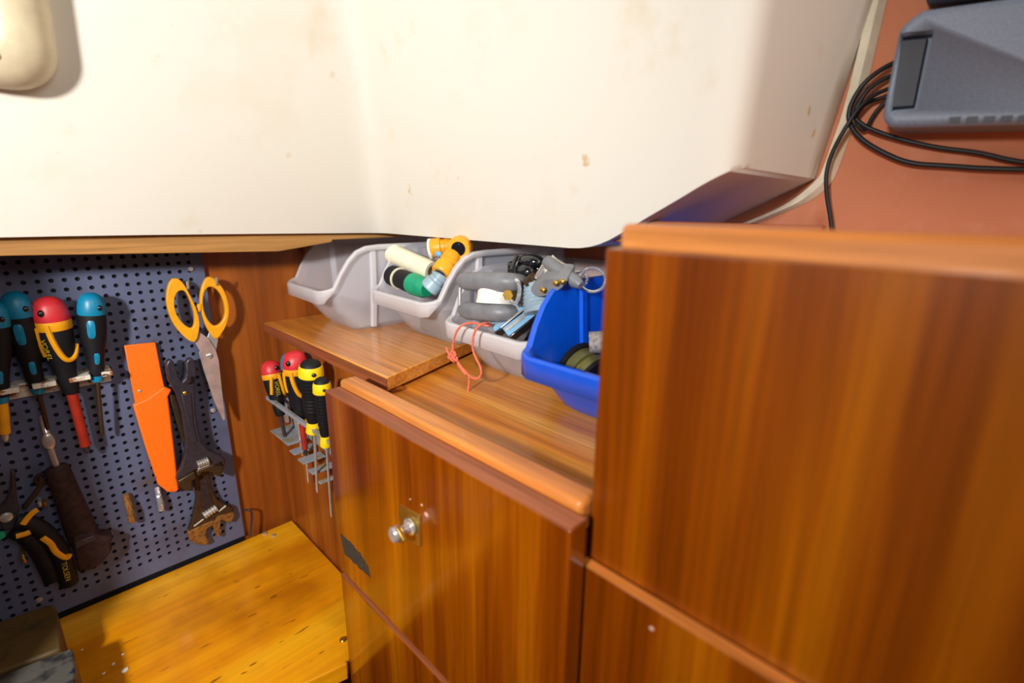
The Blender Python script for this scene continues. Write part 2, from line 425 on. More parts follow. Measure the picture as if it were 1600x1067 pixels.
put('latch_knob', MB().lathe([(0, .0075), (.002, .0075), (.0025, .0045), (.010, .004), (.011, .0062), (.0125, .0068), (.017, .0068), (.0185, .0055)], Mk, 24), M_['chrome'], dr, label='chrome latch knob')
pts = [at(u, v, 0, 0.186) for u, v in ((612, 822), (620, 824), (631, 846), (627, 850), (616, 843))]
put('latch_tongue', MB().prism(pts, (0.003, 0, 0)), M_['brass'], dr, bevel=0.0003)
sc_ = [V(p)+V((0, random.uniform(-.0012, .0012), random.uniform(-.0012, .0012))) for p in resample([at(u, v, 0, 0.2028) for u, v in ((532, 835), (546, 845), (562, 864), (577, 890), (578, 902), (556, 882), (538, 866))], 46)]
put('scuff_mark', MB().prism(sc_, (0.0006, 0, 0)), M_['scuff'], dr, label='dark scuff mark')
for u, v, r in ((666, 804, .0026), (659, 789, .0013), (641, 780, .0008)):
    p = at(u, v, 0, 0.2028); put('paint_chip', MB().ell(p, (.0006, r, r*0.8), nu=9, nv=6), M_['chip'], dr, label='pale paint chip')
put('lower_panel', MB().box((0.2005, 0.1515, -1.30), (0.2195, 0.4655, -0.4005)), M_['door'], drw, bevel=0.0012)
put('panel_lipping', MB().box((0.2008, 0.152, -0.4007), (0.2192, 0.465, -0.3997)), M_['edge'], drw)

tall = thing('tall_cabinet', 'taller dark orange-brown wooden cabinet standing nearest, beside the blue tray', 'cabinet', (0.41, -0.2, -1.30))
put('front_panel', MB().box((0.230, -0.75, -0.2175), (0.244, 0.1565, -0.0212)), M_['cab'], tall, bevel=0.0012)
put('side_panel', MB().box((0.244, 0.142, -1.30), (0.420, 0.1565, -0.030)), M_['cab'], tall)
put('lower_panel', MB().box((0.2225, -0.75, -1.30), (0.2425, 0.1578, -0.2188)), M_['door'], tall, bevel=0.0012)
put('lipping', MB().box((0.2228, -0.75, -0.2189), (0.2299, 0.1575, -0.2181)), M_['rail'], tall)
put('top_rail', MB().box((0.2445, -0.75, -0.040), (0.262, 0.158, -0.0085)), M_['rail'], tall, bevel=0.004, seg=3, label='light orange rounded top rail')
put('cabinet_top', MB().box((0.262, -0.75, -0.045), (0.598, 0.140, -0.033)), M_['ply'], tall)
for u, v in ((1018, 982), (897, 1031)):
    p = at(u, v, 0, 0.2222); put('paint_chip', MB().ell(p, (.0006, .0016, .0013), nu=9, nv=6), M_['chip'], tall, label='pale paint chip')

# ------------------------------------------------------------------ workbench
bz = -0.524
bt = [at(455, 808, 2, bz), at(540, 897, 2, bz), V((0.2005, 0.4665, bz)), V((0.150, 0.4760, bz)), V((-0.9, 0.55, bz)), V((-0.9, 0.790, bz)), V((0.262, 0.790, bz))]
bt[0] = V((0.2655, 0.790, bz)); bt[1] = V((0.2655, 0.62, bz)); bt = [bt[5], bt[4], bt[3], bt[2], V((0.2000, 0.4690, bz)), V((0.2655, 0.606, bz)), bt[0]]
bt = [V((-0.139, 0.7905, bz)), V((-0.139, 0.535, bz)), V((0.1985, 0.4655, bz)), V((0.1995, 0.470, bz)), V((0.2655, 0.475, bz)), V((0.2655, 0.7905, bz))]
bench = thing('workbench', 'bright yellow-orange varnished pine bench top below the grey pegboard', 'workbench', (0.06, 0.68, -1.30))
put('bench_top', MB().prism([p for p in bt], (0, 0, -0.024)), M_['bench'], bench, bevel=0.002)
put('bench_leg', MB().box((-0.13, 0.70, -1.30), (-0.07, 0.77, -0.549)), M_['bench'], bench)
put('bench_leg', MB().box((0.13, 0.70, -1.30), (0.19, 0.77, -0.549)), M_['bench'], bench)
def screw(u, v, r, parent, mat='steel', z=bz, nm='screw'):
    p = at(u, v, 2, z+0.001)
    b = MB().lathe([(0, r), (.0012, r), (.0024, r*.7), (.0026, r*.1)], Matrix.Translation(p - V((0, 0, .001))), 14)
    b.box((p.x-r*.8, p.y-r*.12, p.z+.001), (p.x+r*.8, p.y+r*.12, p.z+.0022))
    return put(nm, b, M_[mat], parent)
screw(536, 999, .0045, bench, 'brass')
p = at(418, 833, 2, bz); p.y = min(p.y, .786)
nut = MB()
for q, r in ((V((p.x-.004, .783, bz)), .0034), (V((p.x+.004, .768, bz)), .0032)):
    nb = MB().lathe([(0, r), (.0022, r), (.003, r*.85)], Matrix.Translation(q), 6)
    put('hex_nut', nb, M_['steel'], None, label='loose steel nut lying against the wall beside the pegboard' if r > .0033 else 'loose steel nut lying on the bench, the one further from the wall', category='nut', group='loose nuts on the bench')

crumbs = MB()
for u, v, r in ((177, 1037, .0016), (195, 1047, .0032), (162, 1052, .0015), (192, 1022, .0014), (128, 1015, .0012)):
    p = at(u, v, 2, bz+.0006); crumbs.ell(p, (r*1.3, r, r*.5), Matrix.Rotation(random.uniform(0, 3), 4, 'Z'), nu=7, nv=5)
put('paint_crumbs', crumbs, M_['whitepl'], None, label='tiny white crumbs scattered on the bench top beside the vise', category='crumbs', kind='stuff')

# ------------------------------------------------------------------ pegboard
PY = 0.792
peg = thing('pegboard', 'blue-grey perforated metal tool board fixed to the back wall', 'pegboard', (-0.1, 0.796, -0.521))
pb = MB(); dx, dz = 0.0118, 0.0116; xr, zt = 0.1733, -0.1006+0.0116*4; nx, nz_ = 26, 39
for i in range(nx):
    for j in range(nz_):
        cx, cz = xr-i*dx, zt-j*dz; r = .00265
        sq = [(.5, 0), (.5, .5), (0, .5), (-.5, .5), (-.5, 0), (-.5, -.5), (0, -.5), (.5, -.5)]
        o_ = [V((cx+a*dx, PY, cz+b*dz)) for a, b in sq]
        h_ = [V((cx+r*math.cos(k*pi/4), PY, cz+r*math.sin(k*pi/4))) for k in range(8)]
        h2 = [q+V((0, .0018, 0)) for q in h_]
        pb.rings([o_, h_, h2], caps=False)
xl = xr-(nx-.5)*dx; xh = xr+.5*dx; zl = zt-(nz_-.5)*dz; zh = zt+.5*dz
X1, Z0, Z1 = 0.1905, -0.5170, -0.012
for lo, hi in (((xh, Z0), (X1, Z1)), ((xl, Z0), (xh, zl)), ((xl, zh), (xh, Z1))):
    pb.add([(lo[0], PY, lo[1]), (hi[0], PY, lo[1]), (hi[0], PY, hi[1]), (lo[0], PY, hi[1])], [(0, 1, 2, 3)])
pb.add([(X1, PY, Z0), (X1, .7995, Z0), (X1, .7995, Z1), (X1, PY, Z1)], [(0, 1, 2, 3)])
pb.add([(xl, PY, Z0), (X1, PY, Z0), (X1, .7995, Z0), (xl, .7995, Z0)], [(0, 1, 2, 3)])
put('board', pb, M_['peg'], peg, sharp=30)
put('shade_sheet', MB().box((xl, .7955, -.575), (X1-.001, .7990, Z1)), M_['black'], peg)  # black sheet stands in for shade behind the holes and bottom gap
for u, v in ((298, 420), (333, 641), (61, 937), (342, 829)):
    p = at(u, v, 1, PY); b = MB().lathe([(0, .0036), (.0012, .0036), (.0026, .0024), (.003, .0004)], frame(p, (0, -1, 0)), 16)
    b.box((p.x-.0026, p.y-.0032, p.z-.0003), (p.x+.0026, p.y-.002, p.z+.0003))
    put('screw', b, M_['steel'], peg)

def flat(uvs, y, th, it=0):
    pts = [at(u, v, 1, y) for u, v in uvs]
    if it: pts = smooth(pts, it)
    return MB().prism(pts, (0, th, 0))
def band_(uo, ui, y, th, n=40):
    o_ = smooth([at(u, v, 1, y) for u, v in uo], 2); i_ = smooth([at(u, v, 1, y) for u, v in ui], 2)
    o_ = resample(o_, n); i_ = resample(i_, n)
    # start both at the point with the greatest z
    ko = max(range(n), key=lambda k: o_[k].z); ki = max(range(n), key=lambda k: i_[k].z)
    o_ = o_[ko:]+o_[:ko]; i_ = i_[ki:]+i_[:ki]
    return MB().band(o_, i_, (0, th, 0))

# scissors
sc = thing('scissors', 'scissors with amber-yellow handles hanging at the right edge of the pegboard', 'scissors', at(330, 560, 1, .775))
LO = [(273,433),(284,438),(298,462),(309,487),(313,506),(309,529),(304,537),(290,529),(270,506),(260,476),(261,453),(266,439)]
LI = [(278,454),(290,453),(299,473),(305,492),(304,513),(295,513),(281,501),(273,484),(272,467)]
RO = [(328,430),(342,440),(354,459),(360,484),(355,509),(344,526),(339,533),(328,521),(318,501),(313,478),(313,459),(319,438)]
RI = [(323,450),(332,447),(344,456),(351,473),(353,492),(346,506),(335,511),(323,498),(317,478),(318,461)]
put('finger_loop', band_(LO, LI, .766, .008), M_['yel'], sc, bevel=.0022, seg=3)
put('finger_loop', band_(RO, RI, .770, .008), M_['yel'], sc, bevel=.0022, seg=3)
put('loop_bumper', flat([(308, 476), (315, 474), (315, 486), (309, 488)], .769, .006), M_['yel'], sc, bevel=.001)
put('blade', flat([(306,537),(312,519),(326,529),(337,546),(342,563),(352,655),(349,657),(335,627),(320,577),(313,549)], .7700, .0018), M_['blade'], sc, bevel=.0004)
put('blade', flat([(328,517),(341,530),(337,552),(342,580),(350,652),(346,650),(333,622),(318,577),(311,551),(322,532)], .7722, .0018), M_['steel'], sc, bevel=.0004)
put('pivot_screw', MB().lathe([(0, .004), (.0014, .0038), (.0024, .0022), (.0026, .0003)], frame(at(327, 556, 1, .770), (0, -1, 0)), 18), M_['chrome'], sc)
def peg_hook(pts, r, mat, label, extra=None, grp='hooks in the pegboard holes'):
    h = put('peg_hook', MB().tube(smooth(pts, 2, False), r, 8), M_[mat], None, label=label, category='hook', group=grp)
    return h
def hookpts(u, v, y0=.7955, out=.026, up=.010):
    p = at(u, v, 1, PY); return [V((p.x, y0, p.z+.001)), V((p.x, PY-.008, p.z)), V((p.x, PY-out, p.z-.002)), V((p.x, PY-out-.002, p.z+up))]
peg_hook(hookpts(286, 447), .0016, 'steel', "steel hook through the scissors' left finger loop")
peg_hook(hookpts(330, 441), .0016, 'steel', "steel hook through the scissors' right finger loop")

# orange sheath
sh = thing('knife_sheath', 'bright orange knife sheath hanging left of the black wrenches', 'sheath', at(240, 650, 1, .785))
put('belt_strap', flat([(194,540),(243,535),(249,565),(257,603),(258,616),(243,625),(212,634)], .783, .004), M_['orange'], sh, bevel=.0012)
put('pouch', flat([(208,633),(230,623),(246,612),(256,604),(269,609),(263,620),(272,695),(280,765),(276,769),(262,769),(247,757),(228,700)], .7775, .0085), M_['orange'], sh, bevel=.0026, seg=3)
put('rivet', MB().lathe([(0, .0022), (.001, .002), (.0016, .0004)], frame(at(218, 611, 1, .783), (0, -1, 0)), 14), M_['steel'], sh)

# wrenches
def worm(u0, v0, u1, v1, y, r, parent):
    a, b = at(u0, v0, 1, y), at(u1, v1, 1, y); d = b-a; prof = []
    n = 5
    for k in range(n):
        prof += [(d.length*(k+.05)/n, r*.72), (d.length*(k+.3)/n, r), (d.length*(k+.65)/n, r), (d.length*(k+.95)/n, r*.72)]
    put('worm_screw', MB().lathe(prof, frame(a, d), 16), M_['steel'], parent, sharp=30)
w2 = thing('adjustable_wrench', 'adjustable wrench with rusty brown jaws, the lower of the two overlapping wrenches', 'wrench', at(320, 770, 1, .788), 'adjustable wrenches on the pegboard')
put('handle', flat([(263,615),(275,618),(284,650),(292,690),(318,700),(326,738),(331,762),(340,780),(353,788),(364,792),(366,800),(330,818),(294,831),(301,811),(307,780),(303,750),(288,700),(270,640)], .781, .009), M_['brownsteel'], w2, bevel=.002)
put('fixed_jaw', flat([(366,800),(367,808),(360,818),(346,812),(344,826),(345,837),(341,841),(335,828),(333,818),(340,806)], .780, .010), M_['rust'], w2, bevel=.0018, label='rusty jaw')
put('sliding_jaw', flat([(294,831),(312,822),(334,812),(336,820),(324,826),(322,836),(328,848),(319,853),(306,850),(297,845)], .780, .010), M_['rust'], w2, bevel=.0018, label='rusty jaw')
put('handle_recess', flat([(310,745),(322,742),(330,775),(336,790),(318,800),(312,785)], .7803, .002), M_['rustdark'], w2, bevel=.001)
worm(318, 806, 339, 792, .781, .0062, w2)
for a, b in (((303, 822), (318, 811)), ((342, 799), (353, 790))):
    put('jaw_rail', MB().cyl(at(*a, 1, .7798), at(*b, 1, .7798), .0012), M_['steel'], w2)
w1 = thing('adjustable_wrench', 'black adjustable wrench with a forked open end, hanging in front of the rusty-jawed wrench', 'wrench', at(300, 660, 1, .775), 'adjustable wrenches on the pegboard')
body = [(259,572),(262,564),(267,561),(272,566),(281,592),(285,597),(289,592),(291,580),(290,567),(295,560),(301,560),(306,566),(308,583),(305,600),(306,640),(309,665),(315,690),(327,704),(343,711),(352,716),(353,726),(346,735),(327,726),(304,735),(283,748),(276,752),(277,744),(284,728),(289,708),(290,685),(284,645),(275,615),(263,595)]
put('handle', flat(body, .766, .010), M_['darksteel'], w1, bevel=.0024, seg=3)
put('handle_rib', flat([(283,616),(299,614),(303,665),(309,690),(300,695),(296,670)], .7650, .004), M_['darksteel'], w1, bevel=.0012)
put('fixed_jaw', flat([(277,752),(304,736),(308,747),(300,752),(303,768),(290,767),(280,761)], .766, .009), M_['brownsteel'], w1, bevel=.002)
put('sliding_jaw', flat([(306,736),(328,727),(348,718),(352,727),(346,746),(339,744),(328,737),(317,738),(309,745)], .766, .009), M_['brownsteel'], w1, bevel=.002)
put('pivot_stud', MB().lathe([(0, .0028), (.001, .0026), (.002, .001)], frame(at(289, 614, 1, .765), (0, -1, 0)), 14), M_['brass'], w1)
worm(308, 726, 326, 719, .766, .006, w1)
put('jaw_rail', MB().cyl(at(309, 733, 1, .7652), at(327, 726, 1, .7652), .0011), M_['steel'], w1)
peg_hook(hookpts(285, 590, out=.032), .0016, 'darksteel', 'dark hook in the fork of the black adjustable wrench')
p = at(250, 790, 1, .786)
peg_hook([at(246, 762, 1, .790), at(248, 775, 1, .782), at(251, 786, 1, .779), at(252, 797, 1, .780)], .0036, 'chrome', 'bright chrome hook just below the orange sheath')
peg_hook([at(197, 772, 1, .790), at(200, 785, 1, .782), at(204, 800, 1, .778), at(207, 815, 1, .779)], .0040, 'rust', 'rusty brown hook on the bare pegboard, below and left of the sheath')
hk = [at(382, 796, 1, .788), at(391, 797, 1, .780), at(394, 803, 1, .778), at(391, 838, 1, .778)]
put('hex_key', MB().tube(smooth(hk, 2, False), .0017, 6), M_['darksteel'], None, label='small dark hex key beside the lower right corner of the pegboard', category='hex key')

# hammer
hm = thing('hammer', 'rusty brown hammer hanging head down at the foot of the pegboard', 'hammer', at(130, 860, 1, .78))
a, b = at(87, 728, 1, .774), at(133, 842, 1, .774); d = b-a
put('handle', MB().lathe([(0, .009), (.003, .0115), (.01, .012), (d.length*.5, .0135), (d.length*.9, .0155), (d.length, .016)], frame(a, d, (0, -1, 0)), 20, sy=.7), M_['rustdark'], hm)
put('head', flat([(113,840),(132,832),(146,834),(160,838),(178,838),(174,849),(176,860),(160,880),(146,890),(122,895),(116,866)], .762, .024), M_['rustdark'], hm, bevel=.003)
put('head_collar', flat([(116,848),(148,836),(152,843),(118,858)], .7605, .004), M_['darksteel'], hm, bevel=.001)
hk = [at(66, 650, 1, .789), at(70, 668, 1, .779), at(76, 690, 1, .774), at(82, 712, 1, .773), at(88, 727, 1, .774)]
put('hanging_eye', MB().tube(smooth(hk, 2, False), [.003]*0 or .0034, 10), M_['chrome'], hm, label='chrome hanging eye')
put('hanging_eye', MB().ell(at(76, 690, 1, .771), (.006, .003, .011)), M_['steel'], hm)

# pliers
pl = thing('pliers', 'black and yellow gripped pliers hanging at the lower left of the pegboard', 'pliers', at(50, 840, 1, .775))
put('jaw', flat([(17,735),(24,738),(26,775),(30,800),(24,826),(4,830),(-8,800),(8,785),(15,765)], .768, .010), M_['darksteel'], pl, bevel=.002)
put('pivot', MB().lathe([(0, .006), (.002, .0056), (.003, .003)], frame(at(10, 808, 1, .767), (0, -1, 0)), 18), M_['steel'], pl)
put('pivot_cap', MB().lathe([(0, .005), (.003, .0045), (.0036, .001)], frame(at(0, 836, 1, .766), (0, -1, 0)), 16), M_['green'], pl, label='green cap')
h1 = [at(26, 815, 1, .768), at(52, 818, 1, .766), at(78, 838, 1, .765), at(97, 868, 1, .765), at(107, 905, 1, .766), at(108, 912, 1, .767)]
h2 = [at(22, 828, 1, .770), at(45, 838, 1, .770), at(64, 862, 1, .770), at(80, 895, 1, .771), at(84, 906, 1, .771)]
g1 = put('grip', MB().tube(smooth(h1, 2, False), .0095, 12, flat=.8, nrm=(0, 1, 0)), M_['black'], pl)
g2 = put('grip', MB().tube(smooth(h2, 2, False), .0095, 12, flat=.8, nrm=(0, 1, 0)), M_['black'], pl)
for uv, par in (([(36,819),(44,808),(52,800),(59,796)], g1), ([(25,838),(33,836),(40,834),(47,831)], g2), ([(66,840),(80,849),(86,862),(98,870),(106,872),(108,866)], g1)):
    pts = [at(u, v, 1, .7575) for u, v in uv]
    put('yellow_stripe', MB().tube(smooth(pts, 2, False), .0032, 10, flat=.6, nrm=(0, 1, 0)), M_['yel'], par, label='yellow stripe')
ct = at(103, 893, 1, .7545)
da = (at(109, 912, 1, .7545)-at(100, 878, 1, .7545)).normalized(); nn = V((0, -1, 0)); yy = nn.cross(da).normalized()
Mt = Matrix((da, yy, nn)).transposed().to_4x4(); Mt.translation = ct
text('lettering', 'TOLSEN', .0074, WM[pl].inverted() @ Mt, M_['lettering'], g1)
rb = thing('flat_spanner', 'small brownish flat spanner hanging above the pliers', 'spanner', at(50, 770, 1, .785))
put('shank', flat([(62,744),(71,748),(68,760),(40,797),(33,794),(58,762)], .780, .004), M_['brownsteel'], rb, bevel=.0008)
put('ring_end', MB().tube([at(66, 748, 1, .782)+V((.006*math.cos(a), 0, .006*math.sin(a))) for a in [k*pi/8 for k in range(16)]], .0022, 8, True), M_['rustdark'], rb)
peg_hook(hookpts(61, 780, out=.02, up=.006), .0018, 'steel', 'small bright steel hook beside the brownish flat spanner, the left one of a pair')
peg_hook(hookpts(70, 781, out=.016, up=.004), .0018, 'rust', 'small pale rusty hook close beside the hammer handle, the right one of a pair')
peg_hook(hookpts(34, 852, out=.02, up=-.012), .0020, 'brass', 'brassy hook below the pliers')

# ------------------------------------------------------------------ screwdrivers
def surf(prof, z):
    for (z0, r0), (z1, r1) in zip(prof, prof[1:]):
        if z0 <= z <= z1: return r0+(r1-r0)*(z-z0)/max(z1-z0, 1e-9)
    return prof[-1][1]
def patch(prof, zc, hz, ang, ha, lift=.0004):
    """small raised inlay that follows the handle's surface"""
    b = MB(); n = 12; rs = []
    cz, rim = [], []
    for ring in (1.0, .82, 0.02):
        row = []
        for k in range(24):
            t = 2*pi*k/24; ce, se = math.cos(t), math.sin(t)
            q = abs(ce)**.55*(1 if ce > 0 else -1), abs(se)**.55*(1 if se > 0 else -1)
            z = zc+hz*ring*q[1]; a = ang+ha*ring*q[0]
            r = surf(prof, z)+(-.0006 if ring == 1.0 else lift)
            row.append(V((r*math.sin(a), -r*math.cos(a), z)))
        rs.append(row)
    return b.rings(rs, True)
def stripe(prof, zs_as, r=.0016):
    pts = [V(((surf(prof, z)+.0002)*math.sin(a), -(surf(prof, z)+.0002)*math.cos(a), z)) for z, a in zs_as]
    return MB().tube(smooth(pts, 2, False), r, 8)
def screwdriver(tip, top, style, R, shaft_r, label, group, hl=.105, front=(0, -1, 0), shaftcol='steel', spin=0.0, sleeve=None, letter=None):
    tip, top = V(tip), V(top); Lt = (top-tip).length; sl = Lt-hl
    M = frame(tip, top-tip, front)
    if spin: M = M @ Matrix.Rotation(spin, 4, 'Z')
    t = thing('screwdriver', label, 'screwdriver', M, group)
    sh_ = MB().lathe([(0, shaft_r*.35), (.002, shaft_r*.8), (.006, shaft_r), (sl+.004, shaft_r)], None, 14)
    put('shaft', sh_, M_[shaftcol], t, local=True)
    if sleeve: put('shaft_sleeve', MB().lathe([(.010, shaft_r*1.05), (.0105, shaft_r*1.45), (sl+.002, shaft_r*1.5)], None, 16), M_[sleeve], t, local=True, label='coloured insulating sleeve')
    s0 = sl; h = hl
    if style in ('turq', 'red'):
        prof = [(s0, R*.42), (s0+h*.03, R*.5), (s0+h*.08, R*.55), (s0+h*.14, R*.62), (s0+h*.22, R*.6), (s0+h*.34, R*.74), (s0+h*.5, R*.92), (s0+h*.64, R), (s0+h*.76, R*.98)]
        put('grip', MB().lathe(prof, None, 28), M_['black'], t, local=True)
        cap = [(s0+h*.755, R*1.02), (s0+h*.77, R*1.05), (s0+h*.84, R*1.03), (s0+h*.91, R*.92), (s0+h*.96, R*.74), (s0+h*.99, R*.42), (s0+h, R*.06)]
        cp = put('cap', MB().lathe(cap, None, 28), M_['turq' if style == 'turq' else 'red_pl'], t, local=True, label='turquoise cap' if style == 'turq' else 'red cap')
        zc = s0+h*.84
        hp = V((math.sin(.5)*R*1.0, -math.cos(.5)*R*1.0, zc)) if style == 'turq' else V((-math.sin(.55)*R, -math.cos(.55)*R, zc+h*.02))
        put('hanging_hole', MB().ell(hp, (R*.2, R*.2, R*.26), nu=12, nv=8), M_['blackgloss'], cp, local=True)
        if style == 'turq':
            put('grip_inlay', patch(prof, s0+h*.60, h*.115, -.25, .36), M_['turq'], t, local=True, label='turquoise inlay')
            put('grip_inlay', patch(prof, s0+h*.25, h*.075, .05, .36), M_['turq'], t, local=True, label='turquoise inlay')
            put('ferrule', MB().lathe([(s0-.004, R*.4), (s0+.001, R*.52), (s0+h*.035, R*.54)], None, 20), M_['turq'], t, local=True)
        else:
            put('collar', MB().lathe([(s0+h*.675, R*1.0), (s0+h*.685, R*1.04), (s0+h*.76, R*1.05), (s0+h*.775, R*1.03)], None, 28), M_['yel'], t, local=True, label='yellow collar')
            A_ = [(s0+h*.74, -.42), (s0+h*.62, -.36), (s0+h*.5, -.2), (s0+h*.40, .05), (s0+h*.365, .4), (s0+h*.375, .85), (s0+h*.42, 1.25), (s0+h*.5, 1.5)]
            put('grip_stripe', stripe(prof, A_, R*.19), M_['yel'], t, local=True, label='yellow curved stripe')
            A_ = [(s0+h*.72, -1.2), (s0+h*.6, -1.35), (s0+h*.5, -1.45), (s0+h*.42, -1.6)]
            put('grip_stripe', stripe(prof, A_, R*.17), M_['yel'], t, local=True, label='yellow curved stripe')
            if letter:
                ang = -.86; zc = s0+h*.50; r = surf(prof, zc)+.0006
                nrm = V((math.sin(ang), -math.cos(ang), .0)); xax = V((0, 0, -1)); slope = (surf(prof, zc+.015)-surf(prof, zc-.015))/.03
                xax = (V((0, 0, -1)) - nrm*slope).normalized(); yax = nrm.cross(xax).normalized(); nrm = xax.cross(yax)
                Mt = Matrix((xax, yax, nrm)).transposed().to_4x4(); Mt.translation = V((r*math.sin(ang), -r*math.cos(ang), zc)) + nrm*.0006
                text('lettering', letter, R*.55, Mt, M_['lettering'], t)
    else:
        prof = [(s0+h*.14, R*.52), (s0+h*.2, R*.62), (s0+h*.3, R*.7)]
        z = .3
        while z < .78:
            prof += [(s0+h*z, R*(.72+.28*(z-.3)/.48)), (s0+h*(z+.025), R*(.78+.26*(z-.3)/.48)), (s0+h*(z+.045), R*(.72+.28*(z-.3)/.48))]; z += .05
        prof += [(s0+h*.81, R)]
        put('grip', MB().lathe(prof, None, 28), M_['black'], t, local=True, sharp=60)
        put('lower_collar', MB().lathe([(s0-.001, R*.62), (s0+h*.01, R*.72), (s0+h*.08, R*.66), (s0+h*.15, R*.58)], None, 20), M_['lemon'], t, local=True, label='yellow lower collar')
        yb = put('yellow_band', MB().lathe([(s0+h*.79, R*1.02), (s0+h*.8, R*1.07), (s0+h*.9, R*1.02), (s0+h*.935, R*.92)], None, 28), M_['lemon'], t, local=True, label='yellow band')
        put('hanging_hole', MB().ell(V((R*.2, -R*1.0, s0+h*.86)), (R*.2, R*.16, R*.2), nu=12, nv=8), M_['blackgloss'], yb, local=True)
        put('cap', MB().lathe([(s0+h*.93, R*.9), (s0+h*.945, R*.86), (s0+h*.98, R*.7), (s0+h, R*.4), (s0+h*1.003, .0004)], None, 24), M_['black'], t, local=True)
    return t
GP = 'screwdrivers in the pegboard rail'
Y = .764
screwdriver(at(160, 681, 1, .770), at(141, 457, 1, Y), 'turq', .0132, .0022, 'turquoise and black screwdriver, the rightmost in the pegboard rail', GP, .106, shaftcol='brownsteel')
screwdriver(at(137, 708, 1, .770), at(72, 463, 1, Y), 'red', .0158, .0036, 'black screwdriver with red cap and red sleeved shaft in the pegboard rail', GP, .118, shaftcol='darksteel', sleeve='redshaft', letter='VOREL')
screwdriver(at(75, 672, 1, .772), at(20, 455, 1, .766), 'turq', .0135, .0022, 'turquoise and black screwdriver in deep shade, left of the red-capped one', GP, .116, shaftcol='brownsteel')
screwdriver(at(9, 690, 1, .770), at(-12, 470, 1, .758), 'turq', .0125, .0034, 'turquoise screwdriver with a yellow sleeved shaft at the rail end', GP, .112, shaftcol='steel', sleeve='yel')
# rail that holds them
rl = thing('tool_rail', 'chipped white painted tool rail across the pegboard holding screwdrivers', 'rail', at(60, 600, 1, .785))
zf = at(60, 597, 1, .77).z
rw = at(174, 580, 1, .77)
rb_ = MB()
put('rail_back', MB().box((-.137, .7885, zf-.020), (rw.x, .7918, zf-.002)), M_['white_paint'], rl, bevel=.0006)
put('rail_top', MB().box((-.137, .775, zf-.002), (rw.x, .7918, zf+.0008)), M_['white_paint'], rl, bevel=.0006)
for a, b in ((-.137, -.075), (-.05, -.0165), (-.006, .0145), (.0255, .0455), (.056, rw.x)):
    put('rail_lip', MB().box((a, .757, zf-.0045), (b, .775, zf+.0012)), M_['white_paint'], rl, bevel=.0008)

# small metal rack on the cabinet side
rk = thing('screwdriver_rack', 'small slotted zinc rack on the corner cabinet side holding short screwdrivers', 'rack', (0.26, 0.67, -0.35))
put('back_plate', MB().box((.2635, .565, -.300), (.2668, .765, -.272)), M_['zinc'], rk, bevel=.0004)
RX = .232
zu = at(470, 660, 0, RX).z; zl_ = at(470, 711, 0, RX).z
ups = MB()
yA = at(417, 618, 0, RX).y; yB = at(519, 692, 0, RX).y
put('upper_shelf', MB().box((RX-.002, yB, zu-.001), (RX+.003, yA, zu+.004)).box((RX+.019, yB, zu-.001), (.2636, yA, zu+.0012)), M_['zinc'], rk, bevel=.0004)
tabs = [((422, 670), (450, 699)), ((452, 703), (460, 712)), ((465, 716), (474, 727)), ((481, 733), (489, 743)), ((497, 752), (501, 757))]
for k, (a, b) in enumerate(tabs):
    pa, pb = at(*a, 0, RX), at(*b, 0, RX); zt_ = (pa.z+pb.z)/2
    put('lower_tab', MB().box((RX, pb.y, zt_-.0012), (.2636, pa.y, zt_+.0012)), M_['zinc'], rk, bevel=.0003)
for u, v in ((437, 648), (510, 720)):
    p = at(u, v, 0, RX+.02); put('strut', MB().box((.2600, p.y-.003, zl_), (.2636, p.y+.003, zu)), M_['zinc'], rk)
put('lower_back', MB().box((.2622, at(510, 745, 0, RX).y, zl_-.001), (.2668, yA, zl_+.012)), M_['zinc'], rk)
GR = 'screwdrivers in the small metal rack'
X = .2395; F = (-.38, -.92, .1)
def sd(u0, v0, u1, v1, *a, xx=X, **k):
    return screwdriver(at(u1, v1, 0, xx), at(u0, v0, 0, xx), *a, front=F, **k)
sd(421, 563, 447, 690, 'red', .0135, .0026, 'short red-capped black screwdriver in the corner rack, nearest the back wall', GR, hl=.082, shaftcol='darksteel', letter='VOREL', spin=1.15)
sd(452, 551, 473, 712, 'turq', .0130, .0024, 'turquoise-capped screwdriver in the corner rack, mostly hidden behind the second red-capped one', GR, hl=.092, xx=.252)
sd(459, 548, 478, 712, 'red', .0150, .0028, 'larger red-capped screwdriver in the corner rack, in front of the turquoise one', GR, hl=.095, shaftcol='darksteel', sleeve='redshaft', xx=.243)
sd(466, 572, 482, 755, 'yel', .0105, .0016, 'black screwdriver with yellow collar in the corner rack, hidden behind the tallest yellow-banded one', GR, hl=.085, xx=.254)
sd(485, 563, 496, 770, 'yel', .0140, .0018, 'tallest black and yellow-banded screwdriver in the corner rack', GR, hl=.098, xx=.236)
sd(502, 590, 518, 808, 'yel', .0100, .0014, 'slim yellow-banded screwdriver with a long thin shaft at the rack end nearest the door', GR, hl=.088, xx=.232)

